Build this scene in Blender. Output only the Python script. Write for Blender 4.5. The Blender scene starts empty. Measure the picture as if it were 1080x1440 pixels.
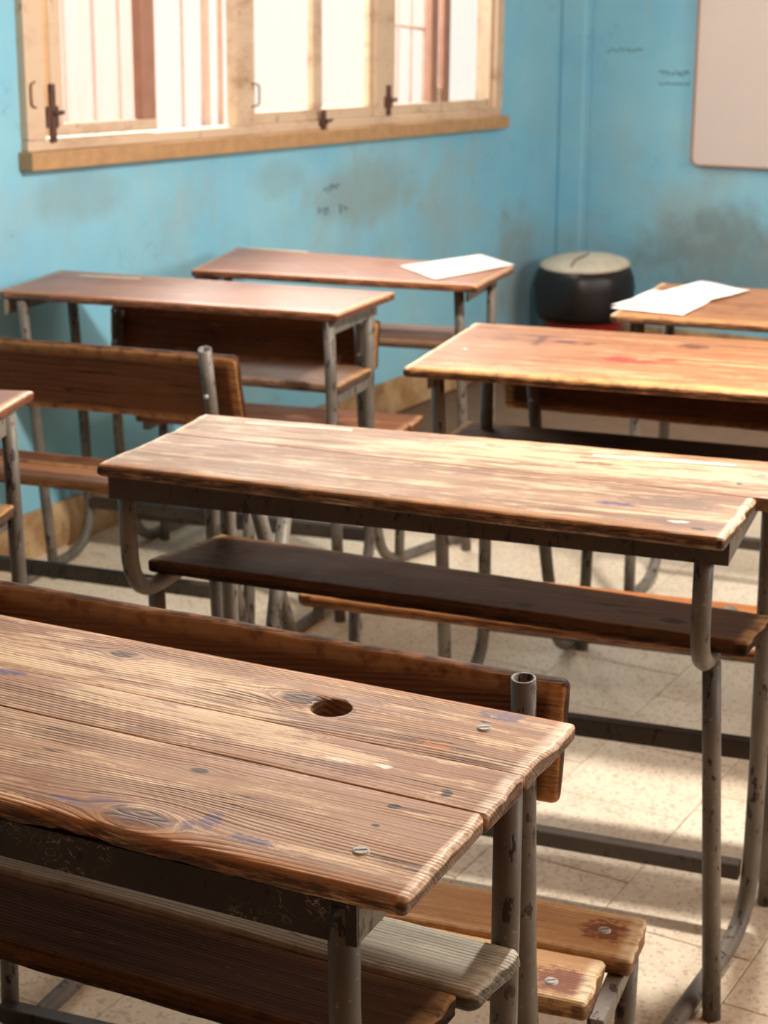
import bpy, bmesh, math, random
from mathutils import Vector, Matrix, noise

# ------------------------------------------------------------------ camera
sc = bpy.context.scene
F_PX = 2368.1
PITCH, YAW, CAM_H = 0.2941, 0.5351, 1.3711
cp, sp, cy, sy = math.cos(PITCH), math.sin(PITCH), math.cos(YAW), math.sin(YAW)
fwd = Vector((-sy * cp, cy * cp, -sp))
rgt = Vector((cy, sy, 0.0))
upv = rgt.cross(fwd)
ROLL = -0.0021
r2 = rgt * math.cos(ROLL) + upv * math.sin(ROLL)
u2 = -rgt * math.sin(ROLL) + upv * math.cos(ROLL)
cam_d = bpy.data.cameras.new('camera')
cam_d.sensor_fit = 'VERTICAL'
cam_d.sensor_height = 36.0
cam_d.sensor_width = 27.0
cam_d.lens = F_PX / 1440 * 36.0
cam_d.clip_start = 0.05
cam_d.dof.use_dof = True
cam_d.dof.focus_distance = 1.5
cam_d.dof.aperture_fstop = 11.5
cam = bpy.data.objects.new('camera', cam_d)
cam.matrix_world = Matrix(((r2.x, u2.x, -fwd.x, 0), (r2.y, u2.y, -fwd.y, 0), (r2.z, u2.z, -fwd.z, CAM_H), (0, 0, 0, 1)))
sc.collection.objects.link(cam)
sc.camera = cam

# ------------------------------------------------------------------ world, lights, exposure
sc.view_settings.view_transform = 'Standard'
sc.view_settings.look = 'None'
sc.view_settings.gamma = 1.0
sc.view_settings.use_curve_mapping = False
sc.view_settings.exposure = 0.0
w = bpy.data.worlds.new('sky')
sc.world = w
w.use_nodes = True
bg = w.node_tree.nodes['Background']
bg.inputs['Color'].default_value = (1.0, 0.95, 0.84, 1)
bg.inputs['Strength'].default_value = 1.1


def area(name, loc, target, sx, sy_, power, col):
    l = bpy.data.lights.new(name, 'AREA')
    l.shape = 'RECTANGLE'
    l.size, l.size_y, l.energy, l.color = sx, sy_, power, col
    o = bpy.data.objects.new(name, l)
    o.location = loc
    o.rotation_euler = (Vector(target) - Vector(loc)).to_track_quat('-Z', 'Y').to_euler()
    sc.collection.objects.link(o)
    return o


# the bare bulb that hangs over the right hand row, above the frame: it draws the shadow bands on the floor
lamp = bpy.data.lights.new('hanging_bulb_light', 'POINT')
lamp.energy, lamp.color, lamp.shadow_soft_size = 140, (1.0, 0.945, 0.87), 0.06
lamp_o = bpy.data.objects.new('hanging_bulb_light', lamp)
lamp_o.location = (-0.8, 2.7, 1.78)
sc.collection.objects.link(lamp_o)
# sky light falling in through the upper half of the long left window
area('left_window_daylight', (-3.5, 4.5, 2.0), (-0.8, 2.6, 0.6), 2.3, 1.0, 115, (1.0, 0.95, 0.88))
# windows of the right hand wall
area('right_window_daylight', (2.35, 3.6, 1.9), (-2.8, 4.0, 0.7), 2.0, 1.1, 85, (1.0, 0.95, 0.90))

# ------------------------------------------------------------------ mesh helpers
COL = sc.collection


def link(name, me, mat=None, parent=None):
    o = bpy.data.objects.new(name, me)
    COL.objects.link(o)
    if mat:
        me.materials.append(mat)
    if parent:
        o.parent = parent
    return o


def tag(o, label=None, cat=None, group=None, kind=None):
    if label: o['label'] = label
    if cat: o['category'] = cat
    if group: o['group'] = group
    if kind: o['kind'] = kind
    return o


def empty(name, loc, rz=0.0):
    o = bpy.data.objects.new(name, None)
    o.location = loc
    o.rotation_euler = (0, 0, rz)
    o.empty_display_size = 0.05
    COL.objects.link(o)
    return o


def mesh_from(name, V, Fc, smooth=False):
    me = bpy.data.meshes.new(name)
    me.from_pydata([tuple(v) for v in V], [], Fc)
    me.update()
    if smooth:
        me.polygons.foreach_set('use_smooth', [True] * len(me.polygons))
    return me


class MB:
    """collects boxes into one mesh"""

    def __init__(self):
        self.V, self.F = [], []

    def add(self, V, Fc):
        n = len(self.V)
        self.V += [Vector(v) for v in V]
        self.F += [[i + n for i in f] for f in Fc]

    def box(self, x0, x1, y0, y1, z0, z1):
        self.add([(x0, y0, z0), (x1, y0, z0), (x1, y1, z0), (x0, y1, z0), (x0, y0, z1), (x1, y0, z1), (x1, y1, z1), (x0, y1, z1)],
                 [(0, 3, 2, 1), (4, 5, 6, 7), (0, 1, 5, 4), (1, 2, 6, 5), (2, 3, 7, 6), (3, 0, 4, 7)])
        return self

    def build(self, name, mat, parent=None, bevel=0.0, seg=2):
        me = mesh_from(name, self.V, self.F)
        if bevel:
            bm = bmesh.new()
            bm.from_mesh(me)
            bmesh.ops.bevel(bm, geom=bm.edges[:], offset=bevel, segments=seg, affect='EDGES', profile=0.6)
            bm.to_mesh(me)
            bm.free()
        return link(name, me, mat, parent)


def fillet(pts, rad, n=7):
    pts = [Vector(p) for p in pts]
    out = [pts[0]]
    for i in range(1, len(pts) - 1):
        a, b, c = pts[i - 1], pts[i], pts[i + 1]
        r = rad[i - 1] if isinstance(rad, (list, tuple)) else rad
        d1, d2 = (a - b), (c - b)
        l = min(r, d1.length * 0.48, d2.length * 0.48)
        p, q = b + d1.normalized() * l, b + d2.normalized() * l
        for k in range(n + 1):
            t = k / n
            out.append(p * (1 - t) ** 2 + b * 2 * t * (1 - t) + q * t * t)
    out.append(pts[-1])
    return out


def tube(name, pts, r, mat, parent, rad=0.08, seg=14, hollow=False):
    P = fillet(pts, rad) if len(pts) > 2 else [Vector(p) for p in pts]
    # add a few stations on long straight runs
    Q = [P[0]]
    for a, b in zip(P, P[1:]):
        k = max(1, int((b - a).length / 0.12))
        for j in range(1, k + 1):
            Q.append(a.lerp(b, j / k))
    P = Q
    V, Fc = [], []
    t0 = (P[1] - P[0]).normalized()
    ref = Vector((1, 0, 0)) if abs(t0.x) < 0.8 else Vector((0, 1, 0))
    nrm = (ref - t0 * ref.dot(t0)).normalized()
    N = len(P)
    for i, p in enumerate(P):
        if i == 0: t = P[1] - P[0]
        elif i == N - 1: t = P[-1] - P[-2]
        else: t = P[i + 1] - P[i - 1]
        t.normalize()
        nrm = (nrm - t * nrm.dot(t)).normalized()
        b = t.cross(nrm)
        for k in range(seg):
            a = 2 * math.pi * k / seg
            V.append(p + (nrm * math.cos(a) + b * math.sin(a)) * r)
        if i == 0:
            n0, b0 = nrm.copy(), b.copy()
    for i in range(N - 1):
        for k in range(seg):
            k2 = (k + 1) % seg
            Fc.append((i * seg + k, i * seg + k2, (i + 1) * seg + k2, (i + 1) * seg + k))
    Fc.append(tuple((N - 1) * seg + k for k in range(seg)))
    if hollow:
        base = len(V)
        for dep, rr in ((0.0, r * 0.80), (0.05, r * 0.78)):
            for k in range(seg):
                a = 2 * math.pi * k / seg
                V.append(P[0] + t0 * dep + (n0 * math.cos(a) + b0 * math.sin(a)) * rr)
        for k in range(seg):
            k2 = (k + 1) % seg
            Fc.append((k2, k, base + k, base + k2))
            Fc.append((base + k2, base + k, base + seg + k, base + seg + k2))
        Fc.append(tuple(base + seg + k for k in reversed(range(seg))))
    else:
        Fc.append(tuple(reversed(range(seg))))
    me = mesh_from(name, V, Fc, smooth=True)
    o = link(name, me, mat, parent)
    return o


def strap(name, a, b, wid, hgt, mat, parent, bevel=0.0015):
    """flat bar from a to b, wid across (horizontal), hgt vertical"""
    a, b = Vector(a), Vector(b)
    d = (b - a).normalized()
    s = d.cross(Vector((0, 0, 1))).normalized() * wid / 2
    u = s.cross(d).normalized() * hgt / 2
    V = []
    for p in (a, b):
        V += [p - s - u, p + s - u, p + s + u, p - s + u]
    mb = MB()
    mb.add(V, [(0, 1, 2, 3), (7, 6, 5, 4), (0, 4, 5, 1), (1, 5, 6, 2), (2, 6, 7, 3), (3, 7, 4, 0)])
    return mb.build(name, mat, parent, bevel=bevel, seg=1)


def angle_iron(name, xl, xr, y, z, h, d, mat, parent):
    """angle bar along x: vertical flange facing -y, horizontal flange behind its top"""
    mb = MB()
    t = 0.004
    prof = [(y, z - h), (y, z), (y + d, z), (y + d, z - t), (y + t, z - t), (y + t, z - h)]
    V = [(xl, p[0], p[1]) for p in prof] + [(xr, p[0], p[1]) for p in prof]
    n = len(prof)
    Fc = [tuple(range(n)), tuple(reversed(range(n, 2 * n)))]
    for k in range(n):
        k2 = (k + 1) % n
        Fc.append((k, k + n, k2 + n, k2))
    mb.add(V, Fc)
    return mb.build(name, mat, parent)


def fnoise(x, y, z=0.0):
    return noise.noise(Vector((x, y, z)))


def plank(name, quad, z, th, mat, parent, r=0.005, amp=0.0015, chip=0.0, seed=0.0, nx=48, end_amp=None, rn=None, rf=None, holes=()):
    """worn board: quad = near left, near right, far right, far left (local x, y); z = top.
    rn, rf: rounding of the near and far edge where it differs from r (small at a joint)."""
    NL, NR, FR, FL = [Vector((q[0], q[1])) for q in quad]
    L = ((NR - NL).length + (FR - FL).length) / 2
    Wd = ((FL - NL).length + (FR - NR).length) / 2
    r = min(r, th * 0.48, Wd * 0.3)
    if end_amp is None: end_amp = amp
    rn = r if rn is None else rn
    rf = r if rf is None else rf
    wn, wf_ = (1.0 if rn > 0.003 else 0.1), (1.0 if rf > 0.003 else 0.1)
    na = 4
    rings = []
    for k in range(na + 1):
        ph = math.pi / 2 * k / na
        rings.append((r * (1 - math.sin(ph)) / L, r * (1 - math.cos(ph))))
    st = [(u, e) for u, e in reversed(rings)]
    st += [(r / L + (1 - 2 * r / L) * k / nx, 0.0) for k in range(1, nx)]
    st += [(1 - u, e) for u, e in rings]
    m = 9
    V, Fc, wear, endg, side = [], [], [], [], []
    for (u, e) in st:
        prof = []   # (a from near edge, depth below top, wear)
        q1, q2 = rn * (1 - e / r), rf * (1 - e / r)
        i1, i2 = e, e                  # inset of the whole profile towards the end caps
        for k in range(4):            # near lower arc
            ph = math.pi / 2 * k / 3
            prof.append((i1 + q1 - q1 * math.sin(ph), th - i1 - q1 + q1 * math.cos(ph), 0.0))
        for k in range(4):            # near upper arc
            ph = math.pi / 2 * k / 3
            prof.append((i1 + q1 - q1 * math.cos(ph), i1 + q1 - q1 * math.sin(ph), wn if k else wn * 0.6))
        for k in range(1, m):
            prof.append((i1 + q1 + (Wd - 2 * i1 - q1 - q2) * k / m, i1, 0.0))
        for k in range(4):            # far upper arc
            ph = math.pi / 2 * k / 3
            prof.append((Wd - i2 - q2 + q2 * math.sin(ph), i2 + q2 - q2 * math.cos(ph), wf_ if k < 3 else wf_ * 0.6))
        for k in range(4):
            ph = math.pi / 2 * k / 3
            prof.append((Wd - i2 - q2 + q2 * math.cos(ph), th - i2 - q2 + q2 * math.sin(ph), 0.0))
        for k in range(1, 4):
            prof.append((Wd - i2 - q2 - (Wd - 2 * i2 - q1 - q2) * k / 4, th - i2, 0.0))
        xa = u * L
        endw = 1.0 if min(u, 1 - u) * L < r * 1.2 else 0.0
        for (a, dz, we) in prof:
            nearw = max(0.0, 1 - a / 0.02) * wn
            farw = max(0.0, 1 - (Wd - a) / 0.02) * wf_
            dn = amp * (fnoise(xa * 9, seed, 1) + 0.5 * fnoise(xa * 170, seed, dz * 260) + 0.6 * fnoise(xa * 31, seed, dz * 60) + 0.4 * fnoise(xa * 80, seed, dz * 150))
            if chip:
                cshape = max(0.0, fnoise(xa * 5.5, seed + 9, 3) - 0.18) * 2.0
                dn += chip * cshape * (0.5 + dz / th) * (1 + 0.8 * fnoise(xa * 60, seed, dz * 200))
            df = amp * (fnoise(xa * 9, seed + 5, 1) + 0.6 * fnoise(xa * 31, seed + 5, dz * 60))
            aa = a + dn * nearw - df * farw
            v = aa / Wd
            zz = z - dz - (nearw + farw) * amp * 0.6 * abs(fnoise(xa * 23, seed, 4)) - amp * 0.35 * (fnoise(xa * 3, a * 14, seed) + 0.3)
            lo, hi = NL.lerp(NR, u), FL.lerp(FR, u)
            p = lo.lerp(hi, v)
            ex = 0.0
            ew = max(0.0, 1 - min(u, 1 - u) * L / 0.03)
            if ew:
                ex = end_amp * ew * (fnoise(a * 25, seed + 2, 7 * (u > .5)) + 0.7 * fnoise(a * 90, seed + 3, dz * 120 + 3 * (u > .5)))
            sgn = -1 if u > 0.5 else 1
            dirx = (NR - NL).normalized()
            p = p + dirx * ex * sgn
            V.append((p.x, p.y, zz))
            wear.append(we * (1.0 if a < Wd * .5 else .8))
            endg.append((1.0 if dz > 0.22 * th else -1.0) * endw)
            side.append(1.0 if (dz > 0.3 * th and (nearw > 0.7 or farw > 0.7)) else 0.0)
    n = len(prof)
    for i in range(len(st) - 1):
        for k in range(n):
            k2 = (k + 1) % n
            Fc.append((i * n + k, (i + 1) * n + k, (i + 1) * n + k2, i * n + k2))
    Fc.append(tuple(range(n)))
    Fc.append(tuple(reversed(range((len(st) - 1) * n, len(st) * n))))
    me = mesh_from(name, V, Fc, smooth=True)
    for an, vals in (('wear', wear), ('endgrain', endg), ('side', side)):
        me.attributes.new(an, 'FLOAT', 'POINT').data.foreach_set('value', vals)
    o = link(name, me, mat, parent)
    for (hx, hy, hr) in holes:
        bm = bmesh.new()
        bmesh.ops.create_cone(bm, cap_ends=True, segments=28, radius1=hr, radius2=hr, depth=0.2,
                              matrix=Matrix.Translation((hx, hy, z)))
        cm = bpy.data.meshes.new('cutter')
        bm.to_mesh(cm)
        bm.free()
        co = bpy.data.objects.new('cutter', cm)
        COL.objects.link(co)
        co.parent = parent
        md = o.modifiers.new('hole', 'BOOLEAN')
        md.object = co
        md.solver = 'FAST'
        bpy.context.view_layer.update()
        dg = bpy.context.evaluated_depsgraph_get()
        nm = bpy.data.meshes.new_from_object(o.evaluated_get(dg))
        o.modifiers.remove(md)
        old = o.data
        o.data = nm
        nm.name = name
        bpy.data.meshes.remove(old)
        bpy.data.objects.remove(co)
        bpy.data.meshes.remove(cm)
    return o


def backboard(name, xl, xr, ytop, ztop, ybot, zbot, th, mat, parent, seed=0.0, skew=0.0, r=0.006, amp=0.0015, yaw=0.0):
    """backrest board standing on edge, leaning; built like a plank then turned up"""
    h = math.hypot(ztop - zbot, ytop - ybot)
    o = plank(name, [(xl, 0), (xr, 0), (xr + skew, h), (xl + skew, h)], th, th, mat, parent, r=r, amp=amp, seed=seed)
    # plank y -> up along the lean, plank z -> backwards (-y)
    upd = Vector((0, ytop - ybot, ztop - zbot)).normalized()
    nb = Vector((1, 0, 0)).cross(upd)
    M = Matrix(((1, upd.x, nb.x, 0), (0, upd.y, nb.y, ybot), (0, upd.z, nb.z, zbot), (0, 0, 0, 1)))
    o.data.transform(Matrix(((1, 0, 0, 0), (yaw, 1, 0, -yaw * xr), (0, 0, 1, 0), (0, 0, 0, 1))) @ M)
    return o


# ------------------------------------------------------------------ materials
class NT:
    def __init__(self, name):
        self.m = bpy.data.materials.new(name)
        self.m.use_nodes = True
        self.t = self.m.node_tree
        self.t.nodes.clear()
        self.out = self.t.nodes.new('ShaderNodeOutputMaterial')

    def n(self, typ, **kw):
        nd = self.t.nodes.new('ShaderNode' + typ)
        ins = kw.pop('ins', {})
        for k, v in kw.items():
            setattr(nd, k, v)
        for k, v in ins.items():
            self.put(nd.inputs[k], v)
        return nd

    def put(self, sock, v):
        if isinstance(v, bpy.types.NodeSocket):
            self.t.links.new(v, sock)
        elif v is not None:
            if sock.type == 'RGBA' and len(v) == 3: v = (*v, 1)
            sock.default_value = v

    def math(self, op, a, b=None, c=None, clamp=False):
        nd = self.n('Math', operation=op, use_clamp=clamp)
        for i, v in enumerate((a, b, c)):
            if v is not None: self.put(nd.inputs[i], v)
        return nd.outputs[0]

    def mix(self, f, a, b, mode='MIX'):
        nd = self.n('Mix', data_type='RGBA', blend_type=mode, clamp_factor=True)
        self.put(nd.inputs[0], f)
        self.put(nd.inputs[6], a)
        self.put(nd.inputs[7], b)
        return nd.outputs[2]

    def vec(self, x, y, z=0.0):
        nd = self.n('CombineXYZ')
        for i, v in enumerate((x, y, z)): self.put(nd.inputs[i], v)
        return nd.outputs[0]

    def noise(self, v, scale=1.0, detail=3.0, rough=0.55, dist=0.0):
        nd = self.n('TexNoise', ins={'Vector': v, 'Scale': scale, 'Detail': detail, 'Roughness': rough, 'Distortion': dist})
        return nd.outputs[0]

    def step(self, v, lo, hi, a=0.0, b=1.0):
        nd = self.n('MapRange', interpolation_type='SMOOTHSTEP', clamp=True)
        for i, x in enumerate((v, lo, hi, a, b)): self.put(nd.inputs[i], x)
        return nd.outputs[0]

    def xyz(self, kind='Object'):
        tc = self.n('TexCoord')
        s = self.n('SeparateXYZ', ins={0: tc.outputs[kind]})
        return tc.outputs[kind], s.outputs[0], s.outputs[1], s.outputs[2]

    def finish(self, color, rough=0.6, spec=0.4, bump=None, bstr=0.3, bdist=0.001, metal=0.0):
        p = self.n('BsdfPrincipled', ins={'Base Color': color, 'Roughness': rough, 'Metallic': metal, 'Specular IOR Level': spec})
        if bump is not None:
            b = self.n('Bump', ins={'Height': bump, 'Strength': bstr, 'Distance': bdist})
            self.t.links.new(b.outputs[0], p.inputs['Normal'])
        self.t.links.new(p.outputs[0], self.out.inputs[0])
        return self.m


def srgb(r, g, b):
    f = lambda c: (c / 255 / 12.92) if c / 255 <= 0.04045 else ((c / 255 + 0.055) / 1.055) ** 2.4
    return (f(r), f(g), f(b))


def spots_on(g, col, x, y, spots, nz, soft=0.0, amp=2.6):
    """irregular stains: (x, y, rx, ry, colour, strength)"""
    for (sx, sy_, rx, ry, c, s) in spots:
        dx = g.math('DIVIDE', g.math('SUBTRACT', x, sx), rx)
        dy = g.math('DIVIDE', g.math('SUBTRACT', y, sy_), ry)
        d = g.math('ADD', g.math('MULTIPLY', dx, dx), g.math('MULTIPLY', dy, dy))
        d = g.math('ADD', d, g.math('MULTIPLY', g.math('SUBTRACT', nz, 0.5), amp))
        f = g.step(d, 0.55 - soft * 0.55, 0.95 + soft * 0.9, s, 0.0)
        col = g.mix(f, col, c)
    return col


def wood(name, dark, mid, light, wear=0.5, pale=None, ring=0.0048, knots=(), spots=(), zones=(), rough=0.5, bump=0.35, grime=0.5,
         edgecol=None, edge=0.6, ringamt=0.35, scratch=0.5, spec=0.35, crack=0.8):
    """weathered board, grain along local x. zones: (x, y, rx, ry, amount) rubbed bare or (negative) still varnished"""
    g = NT(name)
    ma, mu, su, ad = g.math, (lambda p, q_: g.math('MULTIPLY', p, q_)), (lambda p, q_: g.math('SUBTRACT', p, q_)), (lambda p, q_: g.math('ADD', p, q_))
    oc, x, y, z = g.xyz()
    rr = mu(g.n('ObjectInfo').outputs['Random'], 37.0)
    q = ad(y, mu(z, 0.8))
    warp = g.noise(g.vec(ma('MULTIPLY_ADD', x, 1.3, rr), mu(q, 6.0), 0.0), 1.0, 2.0)
    psi = ad(q, mu(su(warp, 0.5), 0.03))
    kmask = None
    for (kx, ky, R) in knots:
        dx = mu(su(x, kx), 0.5)
        dy = su(y, ky)
        d2 = ad(mu(dx, dx), mu(dy, dy))
        psi = su(psi, mu(dy, ma('DIVIDE', R * R * 1.2, ad(d2, R * R * 0.5))))
        km = g.step(d2, R * R * 0.22, R * R * 0.7, 1.0, 0.0)
        kmask = km if kmask is None else ma('MAXIMUM', kmask, km)
    fine = g.noise(g.vec(ma('MULTIPLY_ADD', x, 5.0, rr), mu(psi, 330.0), 0.0), 1.0, 4.0, 0.6)
    streak = g.noise(g.vec(ma('MULTIPLY_ADD', x, 3.0, rr), mu(psi, 95.0), 6.0), 1.0, 4.0, 0.65)
    s2 = ma('POWER', ma('MULTIPLY_ADD', ma('SINE', mu(psi, 2 * math.pi / ring)), 0.5, 0.5), 2.2)
    rm = g.noise(g.vec(ma('MULTIPLY_ADD', x, 2.0, rr), mu(psi, 22.0), 2.0), 1.0, 3.0)
    s2 = mu(s2, g.step(rm, 0.3, 0.65))
    f = ad(mu(fine, 0.55), mu(streak, 0.45))
    f = ma('MULTIPLY_ADD', s2, -ringamt * 0.5, f)
    col = g.mix(g.step(f, 0.22, 0.58), dark, mid)
    broad = g.noise(g.vec(ma('MULTIPLY_ADD', x, 1.6, rr), mu(psi, 9.0), 5.0), 1.0, 3.0)
    col = g.mix(g.step(broad, 0.35, 0.7, 0.0, 0.4), col, g.mix(0.5, mid, light))
    # bare, rubbed streaks that follow the grain
    pt = g.noise(g.vec(ma('MULTIPLY_ADD', x, 4.5, rr), mu(psi, 34.0), 8.0), 1.0, 6.0, 0.7)
    pt = ad(mu(pt, 0.62), ad(mu(streak, 0.26), mu(fine, 0.12)))
    for (zx, zy, rx, ry, am) in zones:
        dx = ma('DIVIDE', su(x, zx), rx)
        dy = ma('DIVIDE', su(y, zy), ry)
        d = ad(mu(dx, dx), mu(dy, dy))
        pt = ad(pt, g.step(d, 0.0, 1.3, am, 0.0))
    th = 0.66 - 0.26 * wear
    pm = g.step(pt, th, th + 0.09)
    col = g.mix(mu(pm, 0.9), col, g.mix(g.step(fine, 0.3, 0.62), g.mix(0.45, light, mid), light))
    # crisp flakes: bare chips in the finish, and finish left standing on the bare wood
    fl = g.noise(g.vec(ma('MULTIPLY_ADD', x, 11.0, rr), mu(psi, 62.0), 4.0), 1.0, 7.0, 0.76)
    col = g.mix(mu(g.step(fl, 0.555, 0.585, 0.0, 0.75), g.step(pt, th - 0.10, th + 0.02)), col, light)
    col = g.mix(mu(g.step(fl, 0.455, 0.425, 0.0, 0.7), pm), col, g.mix(0.45, mid, dark))
    if kmask is not None:
        col = g.mix(mu(kmask, 0.85), col, tuple(c * 0.75 for c in dark))
    gr = g.noise(oc, 9.0, 5.0, 0.65)
    col = g.mix(g.step(gr, 0.52, 0.78, 0.0, grime), col, tuple(c * 0.4 for c in dark))
    # fine drying cracks
    cn = g.noise(g.vec(ma('MULTIPLY_ADD', x, 1.8, rr), mu(psi, 52.0), 3.0), 1.0, 2.0)
    cz = g.noise(g.vec(ma('MULTIPLY_ADD', x, 5.0, rr), mu(psi, 18.0), 9.0), 1.0, 2.0)
    ck = mu(g.step(ma('ABSOLUTE', su(cn, 0.5)), 0.0, 0.016, crack, 0.0), g.step(cz, 0.48, 0.62))
    col = g.mix(ck, col, tuple(c * 0.25 for c in dark))
    sc_ = g.noise(g.vec(ma('MULTIPLY_ADD', x, 38.0, rr), mu(q, 320.0), 1.0), 1.0, 4.0, 0.7)
    col = g.mix(g.step(sc_, 0.635, 0.70, 0.0, scratch), col, pale or light)
    pit = g.noise(g.vec(ma('MULTIPLY_ADD', x, 55.0, rr), mu(q, 120.0), 4.0), 1.0, 4.0, 0.7)
    col = g.mix(g.step(pit, 0.71, 0.77, 0.0, 0.7), col, tuple(c * 0.25 for c in dark))
    nz = g.noise(g.vec(mu(x, 70.0), mu(q, 130.0), 0.0), 1.0, 5.0, 0.7)
    col = spots_on(g, col, x, y, spots, nz, 0.25, 5.0)
    at = g.n('Attribute', attribute_name='wear').outputs['Fac']
    en = g.noise(oc, 40.0, 4.0, 0.65)
    col = g.mix(mu(mu(at, g.step(en, 0.22, 0.62)), edge), col, edgecol or light)
    eg = g.n('Attribute', attribute_name='endgrain').outputs['Fac']
    egn = g.noise(g.vec(mu(x, 20.0), mu(y, 90.0), mu(z, 240.0)), 1.0, 4.0, 0.7)
    col = g.mix(mu(g.step(eg, 0.1, 0.6), g.step(egn, 0.30, 0.62, 0.97, 0.5)), col, tuple(c * 0.35 for c in dark))
    col = g.mix(mu(g.step(eg, -0.1, -0.8), g.step(egn, 0.35, 0.6, 0.2, 0.9)), col, pale or light)  # pale end arris: worn wood plus a highlight put into the colour
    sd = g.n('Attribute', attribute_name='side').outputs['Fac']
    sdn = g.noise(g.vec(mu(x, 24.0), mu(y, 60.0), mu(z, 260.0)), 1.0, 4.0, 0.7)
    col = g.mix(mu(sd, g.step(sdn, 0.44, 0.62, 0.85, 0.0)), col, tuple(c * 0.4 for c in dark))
    h = ma('MULTIPLY_ADD', s2, -0.5, mu(f, 1.0))
    h = ad(su(h, mu(ck, 0.8)), mu(gr, 0.6))
    ro = ma('MULTIPLY_ADD', gr, 0.3, rough - 0.15)
    return g.finish(col, ro, spec, h, bump, 0.0014)


def metal_paint(name, col, chip, amt=0.5, rough=0.5, marks=None):
    g = NT(name)
    oc, x, y, z = g.xyz()
    big = g.noise(oc, 6.0, 4.0, 0.6)
    c = g.mix(g.step(big, 0.35, 0.7), col, tuple(v * 0.55 for v in col))
    ch = g.noise(g.vec(g.math('MULTIPLY', x, 70.0), g.math('MULTIPLY', y, 70.0), g.math('MULTIPLY', z, 26.0)), 1.0, 5.0, 0.62)
    cm = g.step(ch, 0.66 - 0.14 * amt, 0.70 - 0.14 * amt)
    c = g.mix(cm, c, chip)
    sp = g.noise(oc, 160.0, 2.0, 0.5)
    c = g.mix(g.step(sp, 0.66, 0.72, 0.0, 0.35), c, tuple(min(1, v * 2.4) for v in col))
    if marks:
        mk = g.noise(g.vec(g.math('MULTIPLY', x, 46.0), g.math('MULTIPLY', y, 30.0), g.math('MULTIPLY', z, 60.0)), 1.0, 3.0, 0.5, 1.6)
        zone = g.noise(oc, 7.0, 2.0)
        c = g.mix(g.math('MULTIPLY', g.step(g.math('ABSOLUTE', g.math('SUBTRACT', mk, 0.5)), 0.0, 0.018, 0.8, 0.0), g.step(zone, 0.5, 0.6)), c, marks)
    return g.finish(c, g.math('MULTIPLY_ADD', big, 0.3, rough - 0.15), 0.45, g.math('SUBTRACT', big, cm), 0.35, 0.001)


def plain(name, col, rough=0.7, var=0.25, scale=14.0, spec=0.3):
    g = NT(name)
    oc, x, y, z = g.xyz()
    nz = g.noise(oc, scale, 5.0, 0.6)
    c = g.mix(g.step(nz, 0.3, 0.7, 0.0, var), col, tuple(v * 0.5 for v in col))
    return g.finish(c, rough, spec, nz, 0.15, 0.001)


D_BR, M_BR, L_BR = srgb(92, 52, 28), srgb(160, 104, 62), srgb(222, 184, 130)
BLUE_INK = srgb(62, 58, 105)
WHITE_P = srgb(240, 232, 215)
RUST = srgb(122, 60, 34)
M = {}
DKH = srgb(26, 14, 8)
M['top_a'] = wood('wood_worn_front_desk', srgb(92, 56, 36), srgb(168, 118, 80), srgb(226, 192, 150), wear=0.54, pale=srgb(238, 212, 180),
                  edgecol=srgb(196, 132, 76),
                  knots=[(0.342, -0.166, 0.024), (0.345, 0.116, 0.016), (0.12, 0.14, 0.012), (0.34, -0.065, 0.007)],
                  zones=[(0.26, 0.045, 0.16, 0.045, 0.16), (0.22, 0.12, 0.14, 0.03, 0.13), (0.40, 0.02, 0.10, 0.02, 0.12), (0.02, 0.10, 0.12, 0.05, 0.1),
                         (0.45, -0.12, 0.14, 0.03, -0.06), (0.50, -0.165, 0.1, 0.015, 0.08)],
                  spots=[(0.342, -0.166, 0.016, 0.012, srgb(110, 66, 46), 0.85),
                         (0.541, 0.167, 0.026, 0.014, BLUE_INK, 0.75), (0.399, -0.142, 0.010, 0.016, BLUE_INK, 0.6),
                         (0.449, -0.158, 0.022, 0.007, BLUE_INK, 0.65), (0.385, -0.158, 0.008, 0.012, BLUE_INK, 0.5),
                         (0.043, 0.049, 0.022, 0.008, BLUE_INK, 0.7), (0.269, -0.162, 0.03, 0.005, BLUE_INK, 0.5), (0.30, -0.15, 0.02, 0.005, BLUE_INK, 0.4),
                         (0.485, 0.014, 0.009, 0.004, WHITE_P, 0.95), (0.444, 0.008, 0.014, 0.004, WHITE_P, 0.75),
                         (0.445, -0.006, 0.05, 0.012, srgb(120, 72, 46), 0.5), (0.51, 0.075, 0.02, 0.008, srgb(222, 140, 76), 0.5),
                         (0.558, -0.012, 0.007, 0.008, DKH, 0.9), (0.527, -0.053, 0.006, 0.005, DKH, 1.0), (0.545, -0.053, 0.02, 0.002, DKH, 0.7),
                         (0.34, -0.065, 0.008, 0.004, srgb(52, 30, 20), 0.9), (0.528, -0.091, 0.004, 0.003, DKH, 1.0), (0.53, 0.143, 0.007, 0.002, DKH, 0.9),
                         (0.355, 0.125, 0.03, 0.008, srgb(80, 60, 70), 0.4), (0.40, 0.14, 0.03, 0.005, srgb(70, 60, 84), 0.45)],
                  rough=0.46, bump=0.6, grime=0.3, edge=0.7, scratch=0.5)
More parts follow.
